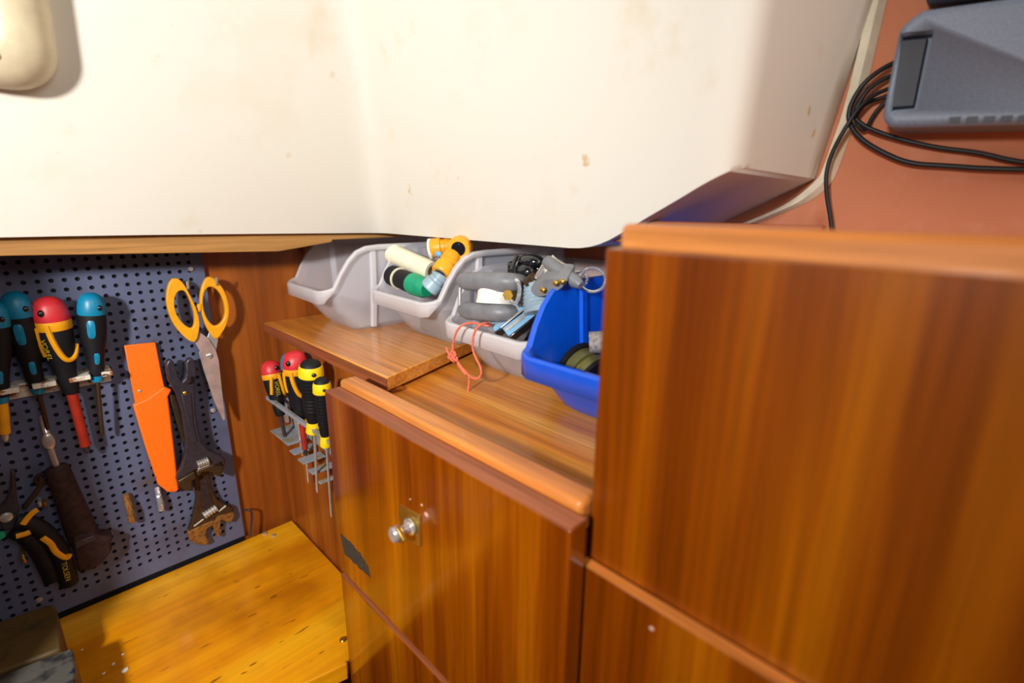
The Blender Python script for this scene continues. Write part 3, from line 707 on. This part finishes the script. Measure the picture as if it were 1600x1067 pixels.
# ------------------------------------------------------------------ trays
def hprof(x):
    P = [(0, .0615), (.012, .0665), (.022, .0855), (.034, .103), (.046, .1145), (.06, .120), (.078, .1215), (.3, .1215)]
    for (a, b), (c, d) in zip(P, P[1:]):
        if x <= c: return b+(d-b)*(x-a)/(c-a)
    return .1215
def tray(label, mat, x0, y1, y0, z0, yaw=0, L=.235, bx=.045, bandh=.017, th=.0017, inner=False):
    """x0: front lip, y1/y0: far and near side of the rim, z0: what it stands on"""
    W = (y1-y0)/2-.004; Bw = W-.013; H = .1215
    loop = []
    for k in range(13): loop.append(('f', 0.0, W-2*W*k/12))
    xs = [.006, .012, .017, .022, .028, .034, .040, .046, .053, .06, .07, .08, .11, .14, .17, .20, L-.012]
    for x in xs: loop.append(('r', x, -W))
    for k in range(9): loop.append(('b', L, -W+2*W*k/8))
    for x in xs[::-1]: loop.append(('l', x, W))
    def rnd(x, y, xa, xb, w_, rf, rb2):
        for r, cx, s in ((rf, xa+rf, -1), (rb2, xb-rb2, 1)):
            if (x-cx)*s > 0 and abs(y) > w_-r:
                cy = (w_-r)*(1 if y > 0 else -1); d = V((x-cx, y-cy, 0))
                if d.length > 1e-9: d = d.normalized()*r
                return cx+d.x, cy+d.y
        return x, y
    rim, bot, hs = [], [], []
    for sd_, x, y in loop:
        rx, ry = rnd(x, y, 0, L, W, .012, .012)
        f = x/L; ux = bx+(L-.008-bx)*f; uy = y/W*Bw
        ux, uy = rnd(ux, uy, bx, L-.008, Bw, .020, .015)
        rim.append((rx, ry)); bot.append((ux, uy)); hs.append(hprof(rx))
    n = len(loop)
    cxm = L*.55
    nr = []
    for i in range(n):
        a, b = rim[i-1], rim[(i+1) % n]; d = V((b[0]-a[0], b[1]-a[1], 0)).normalized(); nr.append(V((-d.y, d.x, 0)))
    s_ = 1 if nr[6].x < 0 else -1
    nr = [q*s_ for q in nr]
    R_ = []
    R_.append([V((cxm+(x-cxm)*.5, y*.5, .0)) for x, y in bot])
    R_.append([V((x+( .003 if x < cxm else -.003), y*(1-.003/abs(Bw)), .0)) for x, y in bot])
    for t in (.05, .2, .45, .7, .9, 1.0):
        row = []
        for (bx_, by_), (rx, ry), h in zip(bot, rim, hs):
            s = math.sqrt(t*h/H); row.append(V((bx_+(rx-bx_)*t, by_+(ry-by_)*s, t*h+.001*(1-t))))
        R_.append(row)
    top = R_[-1]
    R_.append([top[i]+nr[i]*.0045+V((0, 0, .0006)) for i in range(n)])
    R_.append([top[i]+nr[i]*.0062+V((0, 0, -.0015)) for i in range(n)])
    dn = [(bandh if loop[i][0] == 'f' or loop[i][1] < .004 else max(.006, bandh-loop[i][1]*1.2) if loop[i][0] in 'rl' and loop[i][1] < .012 else .006) for i in range(n)]
    R_.append([top[i]+nr[i]*.0058+V((0, 0, -dn[i])) for i in range(n)])
    M = Matrix.Translation((x0+.0062, (y0+y1)/2, z0)) @ Matrix.Rotation(yaw, 4, 'Z')
    mb = MB(); mb.rings(R_, caps=False)
    mb.f.append(tuple(range(n)))
    # vertical ribs outside both flanks
    for xx in (.072, .16):
        for sgn in (-1, 1):
            pts = []
            for z in (.004, .04, .08, .116):
                yb = (Bw+(W-Bw)*math.sqrt(z/H))*sgn; pts.append((xx*1.0+(.008 if z < .01 else .0)*0, yb, z))
            rs = [[V((px-.004, py, pz)), V((px+.004, py, pz)), V((px+.0025, py+sgn*.004, pz)), V((px-.0025, py+sgn*.004, pz))] for px, py, pz in pts]
            mb.rings(rs)
    if inner:
        for sgn in (-1, 1):
            rs = []
            for z in (.006, .04, .08, .119):
                yb = (Bw+(W-Bw)*math.sqrt(z/H))*sgn
                rs.append([V((.086, yb, z)), V((.098, yb, z)), V((.0955, yb-sgn*.003, z)), V((.0885, yb-sgn*.003, z))])
            mb.rings(rs)
    mb.v = [M @ p for p in mb.v]
    o = put('storage_tray', mb, mat, None, sharp=28, label=label, category='tray', group='stacking storage trays on the shelf')
    if mat is M_['clear']:        # rim, front band and ribs are thicker plastic and look milkier
        o.data.materials.append(M_['milky'])
        ns = (len(R_)-1)*n
        for k, f in enumerate(o.data.polygons):
            if (7*n <= k < ns) or k > ns: f.material_index = 1
    so = o.modifiers.new('wall', 'SOLIDIFY'); so.thickness = th; so.offset = 0
    return o
ZS, ZW = -.1755, -.195
tray('empty cloudy clear plastic tray nearest the back wall', M_['clear'], .288, .780, .636, ZS, -.04)
tray('cloudy clear plastic tray filled with hose connectors', M_['clear'], .344, .632, .474, ZS, -.05)
tray('cloudy clear plastic tray of pulley blocks with a salmon cord on its lip', M_['clear'], .350, .473, .318, ZW, -.03)
tray('bright blue plastic tray against the tall cabinet', M_['blue'], .318, .314, .160, ZW, 0.0, bandh=.020, inner=True)

# ------------------------------------------------------------------ hose fittings in the second tray
xx = .405
a, b = at(613, 396, 0, .395), at(676, 424, 0, .405); d = b-a
put('hose_piece', MB().rings([[frame(a, d) @ V((math.cos(t)*r, math.sin(t)*r, z)) for t in [2*pi*k/24 for k in range(24)]] for z, r in
    [(.03, .0095), (0, .010), (0, .0135), (.002, .0142), (.010, .0142), (.011, .0136)] + [(.011+.0015*k, .0136 if k % 2 else .0141) for k in range(int((d.length-.013)/.0015))] + [(d.length, .0136), (d.length, .009), (d.length-.02, .009)]], caps=False), M_['cream'], None, sharp=50,
    label='short cream ribbed hose piece lying across the fittings tray', category='hose')
def connector(a, d, L, R, mat, label, btn=None, front=(-1, -.3, .6)):
    M = frame(a, d, front)
    t = thing('hose_connector', label, 'hose connector', M, 'hose connectors in the fittings tray')
    put('body', MB().rings([[V((math.cos(2*pi*k/28)*r*(1+.03*(k % 2) if 'g' in f else 1), math.sin(2*pi*k/28)*r*(1+.03*(k % 2) if 'g' in f else 1), z)) for k in range(28)] for z, r, f in
        [(L*.25, R*.55, ''), (0, R*.62, ''), (0, R*.92, ''), (L*.06, R, 'g'), (L*.40, R, 'g'), (L*.44, R*.86, ''), (L*.56, R*.84, ''), (L*.6, R*.96, 'g'), (L*.93, R*.9, 'g'), (L, R*.8, ''), (L, R*.5, '')]]), mat, t, local=True, sharp=30)
    put('bore', MB().lathe([(-.0002, R*.60), (.0006, R*.60), (.0006, R*.42), (-.0006, R*.42), (-.0008, R*.12)], None, 20), M_['blackgloss'], t, local=True)
    if btn: put('button', MB().ell(V((0, -R*.95, L*.5)), (R*.45, R*.28, R*.42)), M_[btn], t, local=True, label='blue button')
    return t
c_1 = connector(at(673, 388, 0, .405), at(707, 384, 0, .425)-at(673, 388, 0, .405), .036, .0125, M_['yel'], 'amber hose connector with a white collar and blue button, at the back of its tray')
put('collar_ring', MB().lathe([(0, .013), (.0, .0138), (.004, .0138), (.004, .013)], frame(at(671, 389, 0, .405), at(707, 384, 0, .425)-at(673, 388, 0, .405)), 28), M_['whitepl'], c_1, label='white collar ring')
put('push_button', MB().ell(at(685, 397, 0, .388), (.004, .0062, .004)), M_['lightblue'], c_1, label='blue push button')
connector(at(716, 389, 0, .395), V((.75, .55, .10)), .034, .0145, M_['yel'], 'amber hose connector turned with its round open end to the front')
connector(at(688, 428, 0, .372), at(708, 400, 0, .395)-at(688, 428, 0, .372), .034, .0128, M_['yel'], 'amber hose connector standing behind the pale grey one')
connector(at(670, 452, 0, .366), at(692, 428, 0, .380)-at(670, 452, 0, .366), .032, .0125, M_['greyblue'], 'pale blue-grey hose connector at the near end of the fittings tray')
a, b = at(612, 430, 0, .385), at(668, 452, 0, .385); d = b-a
cp = thing('pipe_coupling', 'dark pipe coupling with a green end and cream ring under the cream hose', 'coupling', frame(a, d))
put('body', MB().lathe([(0, .006), (0, .0115), (.002, .0145), (.016, .0145), (.018, .0125), (.022, .0135), (d.length*.62, .0145)], None, 28), M_['black'], cp, local=True)
put('ring', MB().lathe([(.020, .0140), (.020, .0155), (.0225, .0155), (.0225, .0140)], None, 28), M_['cream'], cp, local=True)
put('green_end', MB().lathe([(d.length*.60, .0146), (d.length*.64, .0152), (d.length*.9, .0140), (d.length, .010)], None, 28), M_['green'], cp, local=True, label='green end')
put('cap_box', MB().box((.425, .487, -.150), (.490, .497, -.059)), M_['turq'], None, label='flat turquoise box standing at the near side of the fittings tray', category='box', bevel=.002)
put('glass_jar', MB().lathe([(0, .016), (.0, .020), (.07, .020), (.074, .018), (.074, .016), (.003, .016)], Matrix.Translation((.535, .455, -.1755+.042+.002)), 28, caps=False), M_['clear2'], None, label='clear round jar far back behind the trays', category='jar')
put('filler_coil', MB().tube([V((.43+.035*math.cos(t), .553+.035*math.sin(t), -.166+.0045*t/ (2*pi))) for t in [k*pi/10 for k in range(61)]], .006, 8), M_['black'], None, label='coiled black hose in the bottom of the fittings tray', category='hose')

# ------------------------------------------------------------------ blocks in the third tray
def slab(c, ax, half, th, mat, parent, name, M=None):
    """rounded oval cheek plate: half = (long, short) radii"""
    M = M or Matrix.Identity(4); rs = []
    for z, s in ((-th, .72), (-th*.7, .9), (-th*.2, .99), (th*.3, 1.0), (th*.8, .9), (th, .75)):
        rs.append([M @ V((half[0]*s*math.copysign(abs(math.cos(t))**.75, math.cos(t)), half[1]*s*math.copysign(abs(math.sin(t))**.75, math.sin(t)), z)) for t in [2*pi*k/32 for k in range(32)]])
    return put(name, MB().rings(rs), M_[mat], parent, sharp=50)
c1, c2 = at(768, 441, 0, .383), at(766, 487, 0, .378)
ld = at(812, 434, 0, .388)-at(722, 446, 0, .380); zz = (c1-c2).normalized()
def fr_(c, ld, z):
    x = (ld - z*ld.dot(z)).normalized(); y = z.cross(x); M = Matrix((x, y, z)).transposed().to_4x4(); M.translation = c; return M
pk = thing('pulley_block', 'grey pulley block with a white roller lying on the third tray', 'pulley', fr_((c1+c2)/2, ld, zz), 'pulley blocks in the third tray')
slab(None, None, (.048, .024), .0105, 'grey', pk, 'cheek', fr_(c1, ld, zz)); slab(None, None, (.042, .024), .0100, 'grey', pk, 'cheek', fr_(c2-ld.normalized()*.002, ld, zz))
put('sheave', MB().lathe([(.013, .0225), (.018, .0215), (.024, .0210), (.032, .0215), (.038, .0225)], fr_(c2+ld.normalized()*.008-zz*.004, ld, zz), 32), M_['whitepl'], pk, label='white roller')
put('pin', MB().cyl(c2-ld.normalized()*.038-V((.012, 0, 0)), c1-ld.normalized()*.038-V((.012, 0, 0)), .0022), M_['chrome'], pk)
put('shackle', MB().tube(smooth([at(798, 470, 0, .37), at(806, 476, 0, .372), at(812, 460, 0, .375), at(811, 440, 0, .375), at(803, 436, 0, .378)], 2, False), .0022, 8), M_['chrome'], pk)
put('nut', MB().lathe([(0, .006), (.006, .006)], frame(at(797, 461, 0, .372), (-.8, -.3, .1)), 6), M_['brass'], pk)

s1, s2 = at(853, 408, 0, .392), at(903, 442, 0, .385)
st = thing('pulley_block', 'dark grey pulley block tilted up with cream sheave, behind the blue tray', 'pulley', s1, 'pulley blocks in the third tray')
dd = (s2-s1); nrm = V((-.6, -.4, .65)).normalized()
put('cheek', MB().tube([s1, s1.lerp(s2, .04), s1.lerp(s2, .5), s1.lerp(s2, .96), s2+V((0, -.004, -.002))], [.0052, .0072, .0066, .0066, .004], 14), M_['grey'], st, sharp=60)
put('pin', MB().cyl(at(853, 412, 0, .388), at(839, 434, 0, .388), .0033), M_['chrome'], st)
put('foot', MB().cyl(at(836, 434, 0, .386), at(826, 443, 0, .386), .0068), M_['brownsteel'], st)
cs = at(866, 424, 0, .402)
put('sheave', MB().lathe([(-.010, .014), (-.004, .0125), (.004, .0125), (.010, .014)], frame(cs, (-.5, .5, .4)), 28), M_['cream'], st, label='cream sheave')
dk = thing('pulley_block', 'blue-grey ribbed pulley block with riveted dark strap, half hidden by the blue tray', 'pulley', at(845, 470, 0, .375), 'pulley blocks in the third tray')
t0, t1 = at(838, 452, 0, .378), at(838, 500, 0, .368); d = t1-t0; prof = []
for k in range(8): prof += [(d.length*k/8, .0215), (d.length*(k+.4)/8, .0232), (d.length*(k+.9)/8, .0215)]
put('drum', MB().lathe(prof, frame(t0+V((.024, .010, 0)), d), 32), M_['greyblue'], dk, label='pale blue ribbed drum')
strap = MB().prism(smooth([at(u, v, 0, .374) for u, v in ((826, 452), (840, 438), (872, 432), (888, 436), (880, 450), (858, 462), (838, 466))], 2), (.018, .004, .012))
sp = put('strap', strap, M_['grey'], dk, bevel=.003)
for u, v in ((848, 453), (868, 442), (878, 440)):
    put('rivet', MB().ell(at(u, v, 0, .369), (.002, .0034, .003), nu=12, nv=8), M_['brass'], sp)
for k, (u0, v0, u1, v1) in enumerate(((772, 515, 818, 480), (792, 522, 835, 488))):
    a, b = at(u0, v0, 0, .366), at(u1, v1, 0, .392); d = b-a
    M = frame(a, d, (-.5, -.35, 1))
    bt_ = thing('track_slider', ['light blue metal-edged slider bar lying in the third tray, against the grey pulley', 'light blue metal-edged slider bar lying in the third tray, against the blue tray'][k], 'slider', M, 'slider bars in the third tray')
    put('bar', MB().box((-.0075, -.004, 0), (.0075, .004, d.length), None), M_['lightblue'], bt_, local=True, bevel=.001)
    put('metal_edge', MB().box((-.0105, -.0055, -.001), (-.0078, .0045, d.length+.001)), M_['steel'], bt_, local=True, bevel=.0006)
    put('metal_edge', MB().box((.0078, -.0055, -.001), (.0105, .0045, d.length+.001)), M_['blackgloss'], bt_, local=True, bevel=.0006)
    put('bar_strip', MB().box((-.003, -.0052, .002), (.001, -.0041, d.length)), M_['steel'], bt_, local=True)
bc = thing('cam_cleat', 'glossy black cam cleat at the back of the third tray', 'cleat', at(822, 420, 0, .41))
put('base', MB().box((-.014, -.030, -.012), (.014, .022, .004), Matrix.Translation(at(824, 414, 0, .425))), M_['blackgloss'], bc, bevel=.005, seg=3)
put('cam', MB().ell(at(830, 408, 0, .412), (.012, .018, .008)), M_['blackgloss'], bc)
put('cam', MB().ell(at(822, 424, 0, .405), (.010, .014, .009)), M_['blackgloss'], bc)
put('arm', MB().tube(smooth([at(810, 402, 0, .405), at(806, 412, 0, .40), at(801, 424, 0, .396), at(804, 430, 0, .396)], 2, False), .0045, 10), M_['blackgloss'], bc)
put('rope_coil', MB().tube([V((.48+(.040-.004*(k//20))*math.cos(k*pi/10), .395+(.048-.004*(k//20))*math.sin(k*pi/10), -.186+.0065*k/20)) for k in range(101)], .006, 8), M_['black'], None, label='dark rope coil in the bottom of the third tray under the blocks', category='rope')

# cord on the lip
def on_face(u, v, x): return at(u, v, 0, x)
lipx = .336
P1 = [on_face(768, 507, .362), on_face(762, 504, .349), on_face(752, 506, .338), on_face(745, 512, .335), on_face(739, 525, .334), on_face(738, 545, .334), on_face(744, 560, .334), on_face(752, 575, .334), on_face(752, 587, .334), on_face(744, 593, .333), on_face(734, 588, .333), on_face(722, 575, .333), on_face(713, 562, .333), on_face(708, 552, .334), on_face(707, 540, .334), on_face(711, 522, .334), on_face(719, 509, .335), on_face(732, 504, .342), on_face(744, 505, .352), on_face(765, 510, .360)]
cd = thing('cord_loop', 'knotted salmon-pink cord looped over the lip of the third tray', 'cord', on_face(735, 540, .334))
put('loop', MB().tube(smooth(P1, 2, False), .0013, 8), M_['cord'], cd)
kn = MB()
for k, (u, v) in enumerate(((704, 556), (708, 553), (711, 559), (706, 561))):
    p = on_face(u, v, .332); kn.tube([p+V((.0018*math.sin(t), .0034*math.cos(t), .0026*math.sin(t+k*.7))) for t in [j*pi/6 for j in range(12)]], .0013, 6, True)
put('knot', kn, M_['cord'], cd)
put('tail', MB().tube(smooth([on_face(703, 556, .332), on_face(700, 550, .332), on_face(697, 543, .332)], 1, False), .0014, 8), M_['cord'], cd)
put('tail', MB().tube(smooth([on_face(733, 588, .333), on_face(733, 600, .332), on_face(731, 610, .331), on_face(733, 616, .331)], 2, False), [.0012]*0 or .0012, 8), M_['cord'], cd)
put('splice', MB().tube(smooth([on_face(716, 568, .333), on_face(724, 579, .333), on_face(730, 585, .333)], 1, False), .0021, 8), M_['cord'], cd)

# blue tray contents
re_ = thing('reel', 'olive-silver reel with black rims lying in the blue tray', 'reel', frame(at(905, 572, 0, .398), at(936, 588, 0, .388)-at(903, 562, 0, .395), (-1, 0, .5)))
put('drum', MB().lathe([(.002, .0225), (.013, .0225), (.0135, .019), (.0165, .019), (.017, .0225), (.028, .0225)], None, 36), M_['olive'], re_, local=True, sharp=30)
put('rim', MB().lathe([(-.004, .012), (-.004, .0255), (.0018, .0255), (.0018, .012)], None, 36), M_['black'], re_, local=True)
put('rim', MB().lathe([(.0282, .012), (.0282, .0255), (.033, .0255), (.033, .012)], None, 36), M_['black'], re_, local=True)
fa = at(921, 535, 0, .383)
put('felt_roll', MB().rings([[frame(fa, (.55, -.8, .1)) @ V((math.cos(t)*r, math.sin(t)*r, z)) for t in [2*pi*k/20 for k in range(20)]] for z, r in ((.03, .0065), (0, .007), (0, .0105), (.05, .0108))], caps=False), M_['felt'], None, label='small roll of grey felt leaning in the blue tray', category='felt roll')
for k, (u, v, r, x) in enumerate(((926, 437, .013, .415), (905, 436, .008, .410))):
    c = at(u, v, 0, x); M = frame(c, (-.6, -.5, .45))
    put('split_ring', MB().tube([M @ V((r*math.cos(t), r*math.sin(t), 0)) for t in [j*pi/14 for j in range(28)]], .0016, 8, True), M_['chrome'], None,
        label=['large chrome ring above the blue tray rim, touching the tall cabinet', 'small chrome ring above the blue tray, beside the larger ring'][k], category='ring', group='chrome rings over the blue tray')

# ------------------------------------------------------------------ bench vise
vz = -0.470
vi = thing('bench_vise', 'dark bench vise with mossy wooden jaw pad on the bench under the pegboard', 'vise', at(60, 1010, 2, bz))
woodjaw = [at(u, v, 2, vz) for u, v in ((-60, 992), (0, 970), (75, 944), (84, 945), (88, 952), (92, 965), (95, 1012), (60, 1026), (-60, 1072))]
put('jaw_pad', MB().prism(woodjaw, (0, 0, bz-vz+.001)), M_['mossy'], vi, bevel=.003, label='brownish wooden jaw pad')
iron = [at(u, v, 2, vz+.002) for u, v in ((-60, 1080), (60, 1031), (112, 1012), (115, 1018), (117, 1040), (118, 1150), (-60, 1200))]
put('front_jaw', MB().prism(iron, (0, 0, bz-vz-.001)), M_['viseiron'], vi, bevel=.002, label='grey smeared metal jaw')
put('handle_bar', MB().cyl((-.12, .56, -.50), (-.02, .56, -.50), .004), M_['steel'], vi)

# ------------------------------------------------------------------ radio unit and cables on the red wall
dv = thing('radio_speaker', 'grey box-shaped radio unit with recessed grip mounted on the red-brown wall', 'radio', (0.595, 0.05, 0.07))
dxf = .545
outl = [(1442, 14), (1408, 38), (1403, 50), (1378, 178), (1381, 190), (1392, 199), (1830, 189), (1830, -40)]
mb = MB().prism([at(u, v, 0, dxf) for u, v in outl], (.0545, 0, 0))
case = put('casing', mb, M_['device'], dv, bevel=.006, seg=4)
cut = mk('cut', MB().prism([at(u, v, 0, dxf-.01) + V((0, 0, 0)) for u, v in ((1403, 47), (1457, 41), (1430, 168), (1386, 171))], (.030, 0, 0)), M_['device_dark'])
cut.transform(WM[dv].inverted())
co = bpy.data.objects.new('cut', cut); COL.objects.link(co); co.parent = dv
bo = case.modifiers.new('pocket', 'BOOLEAN'); bo.object = co; bo.operation = 'DIFFERENCE'; bo.solver = 'EXACT'
bpy.context.view_layer.update()
dg = bpy.context.evaluated_depsgraph_get()
nm = bpy.data.meshes.new_from_object(case.evaluated_get(dg)); nm.name = 'casing'
case.modifiers.clear(); case.data = nm
bpy.data.objects.remove(co)
put('grip_panel', MB().prism([at(u, v, 0, dxf+.012) for u, v in ((1408, 62), (1450, 58), (1428, 166), (1388, 169))], (.004, 0, 0)), M_['device_dark'], dv, bevel=.001, label='dark recessed grip panel')
vt = MB()
for k in range(9):
    u = 1484+k*27; p0, p1 = at(u, 183-k*.7, 0, dxf-.0005), at(u+18, 182-k*.7, 0, dxf-.0005)
    vt.prism([p0, p1, p1+V((0, 0, -.004)), p0+V((0, 0, -.004))], (.002, 0, 0))
put('vent_slots', vt, M_['device_dark'], dv)
d2 = [(1444, 9), (1600, -6), (1830, -26), (1830, -160), (1444, -160)]
put('junction_box', MB().prism([at(u, v, 0, .555) for u, v in ((1446, 6), (1600, -10), (1830, -46), (1830, -190), (1452, -160))], (.0445, 0, 0)), M_['device_dark'], None, bevel=.003, label='dark box mounted on the wall just above the grey radio unit', category='box')
def cable(pts, r, label):
    put('cable', MB().tube(smooth([at(u, v, 0, x) for u, v, x in pts], 3, False), r, 10), M_['cable'], None, label=label, category='cable', group='black cables on the red wall')
cable([(1420, 92, .592), (1395, 98, .586), (1362, 118, .580), (1340, 142, .578), (1326, 172, .577), (1327, 195, .578), (1345, 218, .582), (1378, 238, .586), (1420, 256, .588), (1480, 259, .590), (1540, 264, .590), (1700, 266, .590)], .0022, 'thick black cable making the lowest sag below the radio unit')
cable([(1420, 108, .593), (1395, 116, .588), (1362, 134, .583), (1345, 155, .581), (1334, 178, .581), (1340, 190, .582), (1362, 203, .585), (1410, 219, .589), (1470, 232, .592), (1530, 238, .592), (1590, 254, .592), (1700, 262, .592)], .0020, 'black cable sagging just under the radio unit, above the thick one')
cable([(1420, 130, .590), (1395, 136, .584), (1365, 148, .578), (1342, 168, .573), (1327, 190, .571), (1312, 215, .572), (1297, 245, .574), (1290, 275, .575), (1292, 310, .578), (1297, 335, .580), (1301, 372, .582)], .0019, 'thin black cable hanging down behind the tall cabinet')
cable([(1420, 145, .594), (1398, 149, .592), (1370, 154, .588), (1348, 165, .585), (1336, 182, .584), (1340, 197, .585), (1352, 206, .588), (1364, 180, .592), (1385, 156, .594), (1415, 150, .595)], .0018, 'short black cable loop close against the left end of the radio unit')
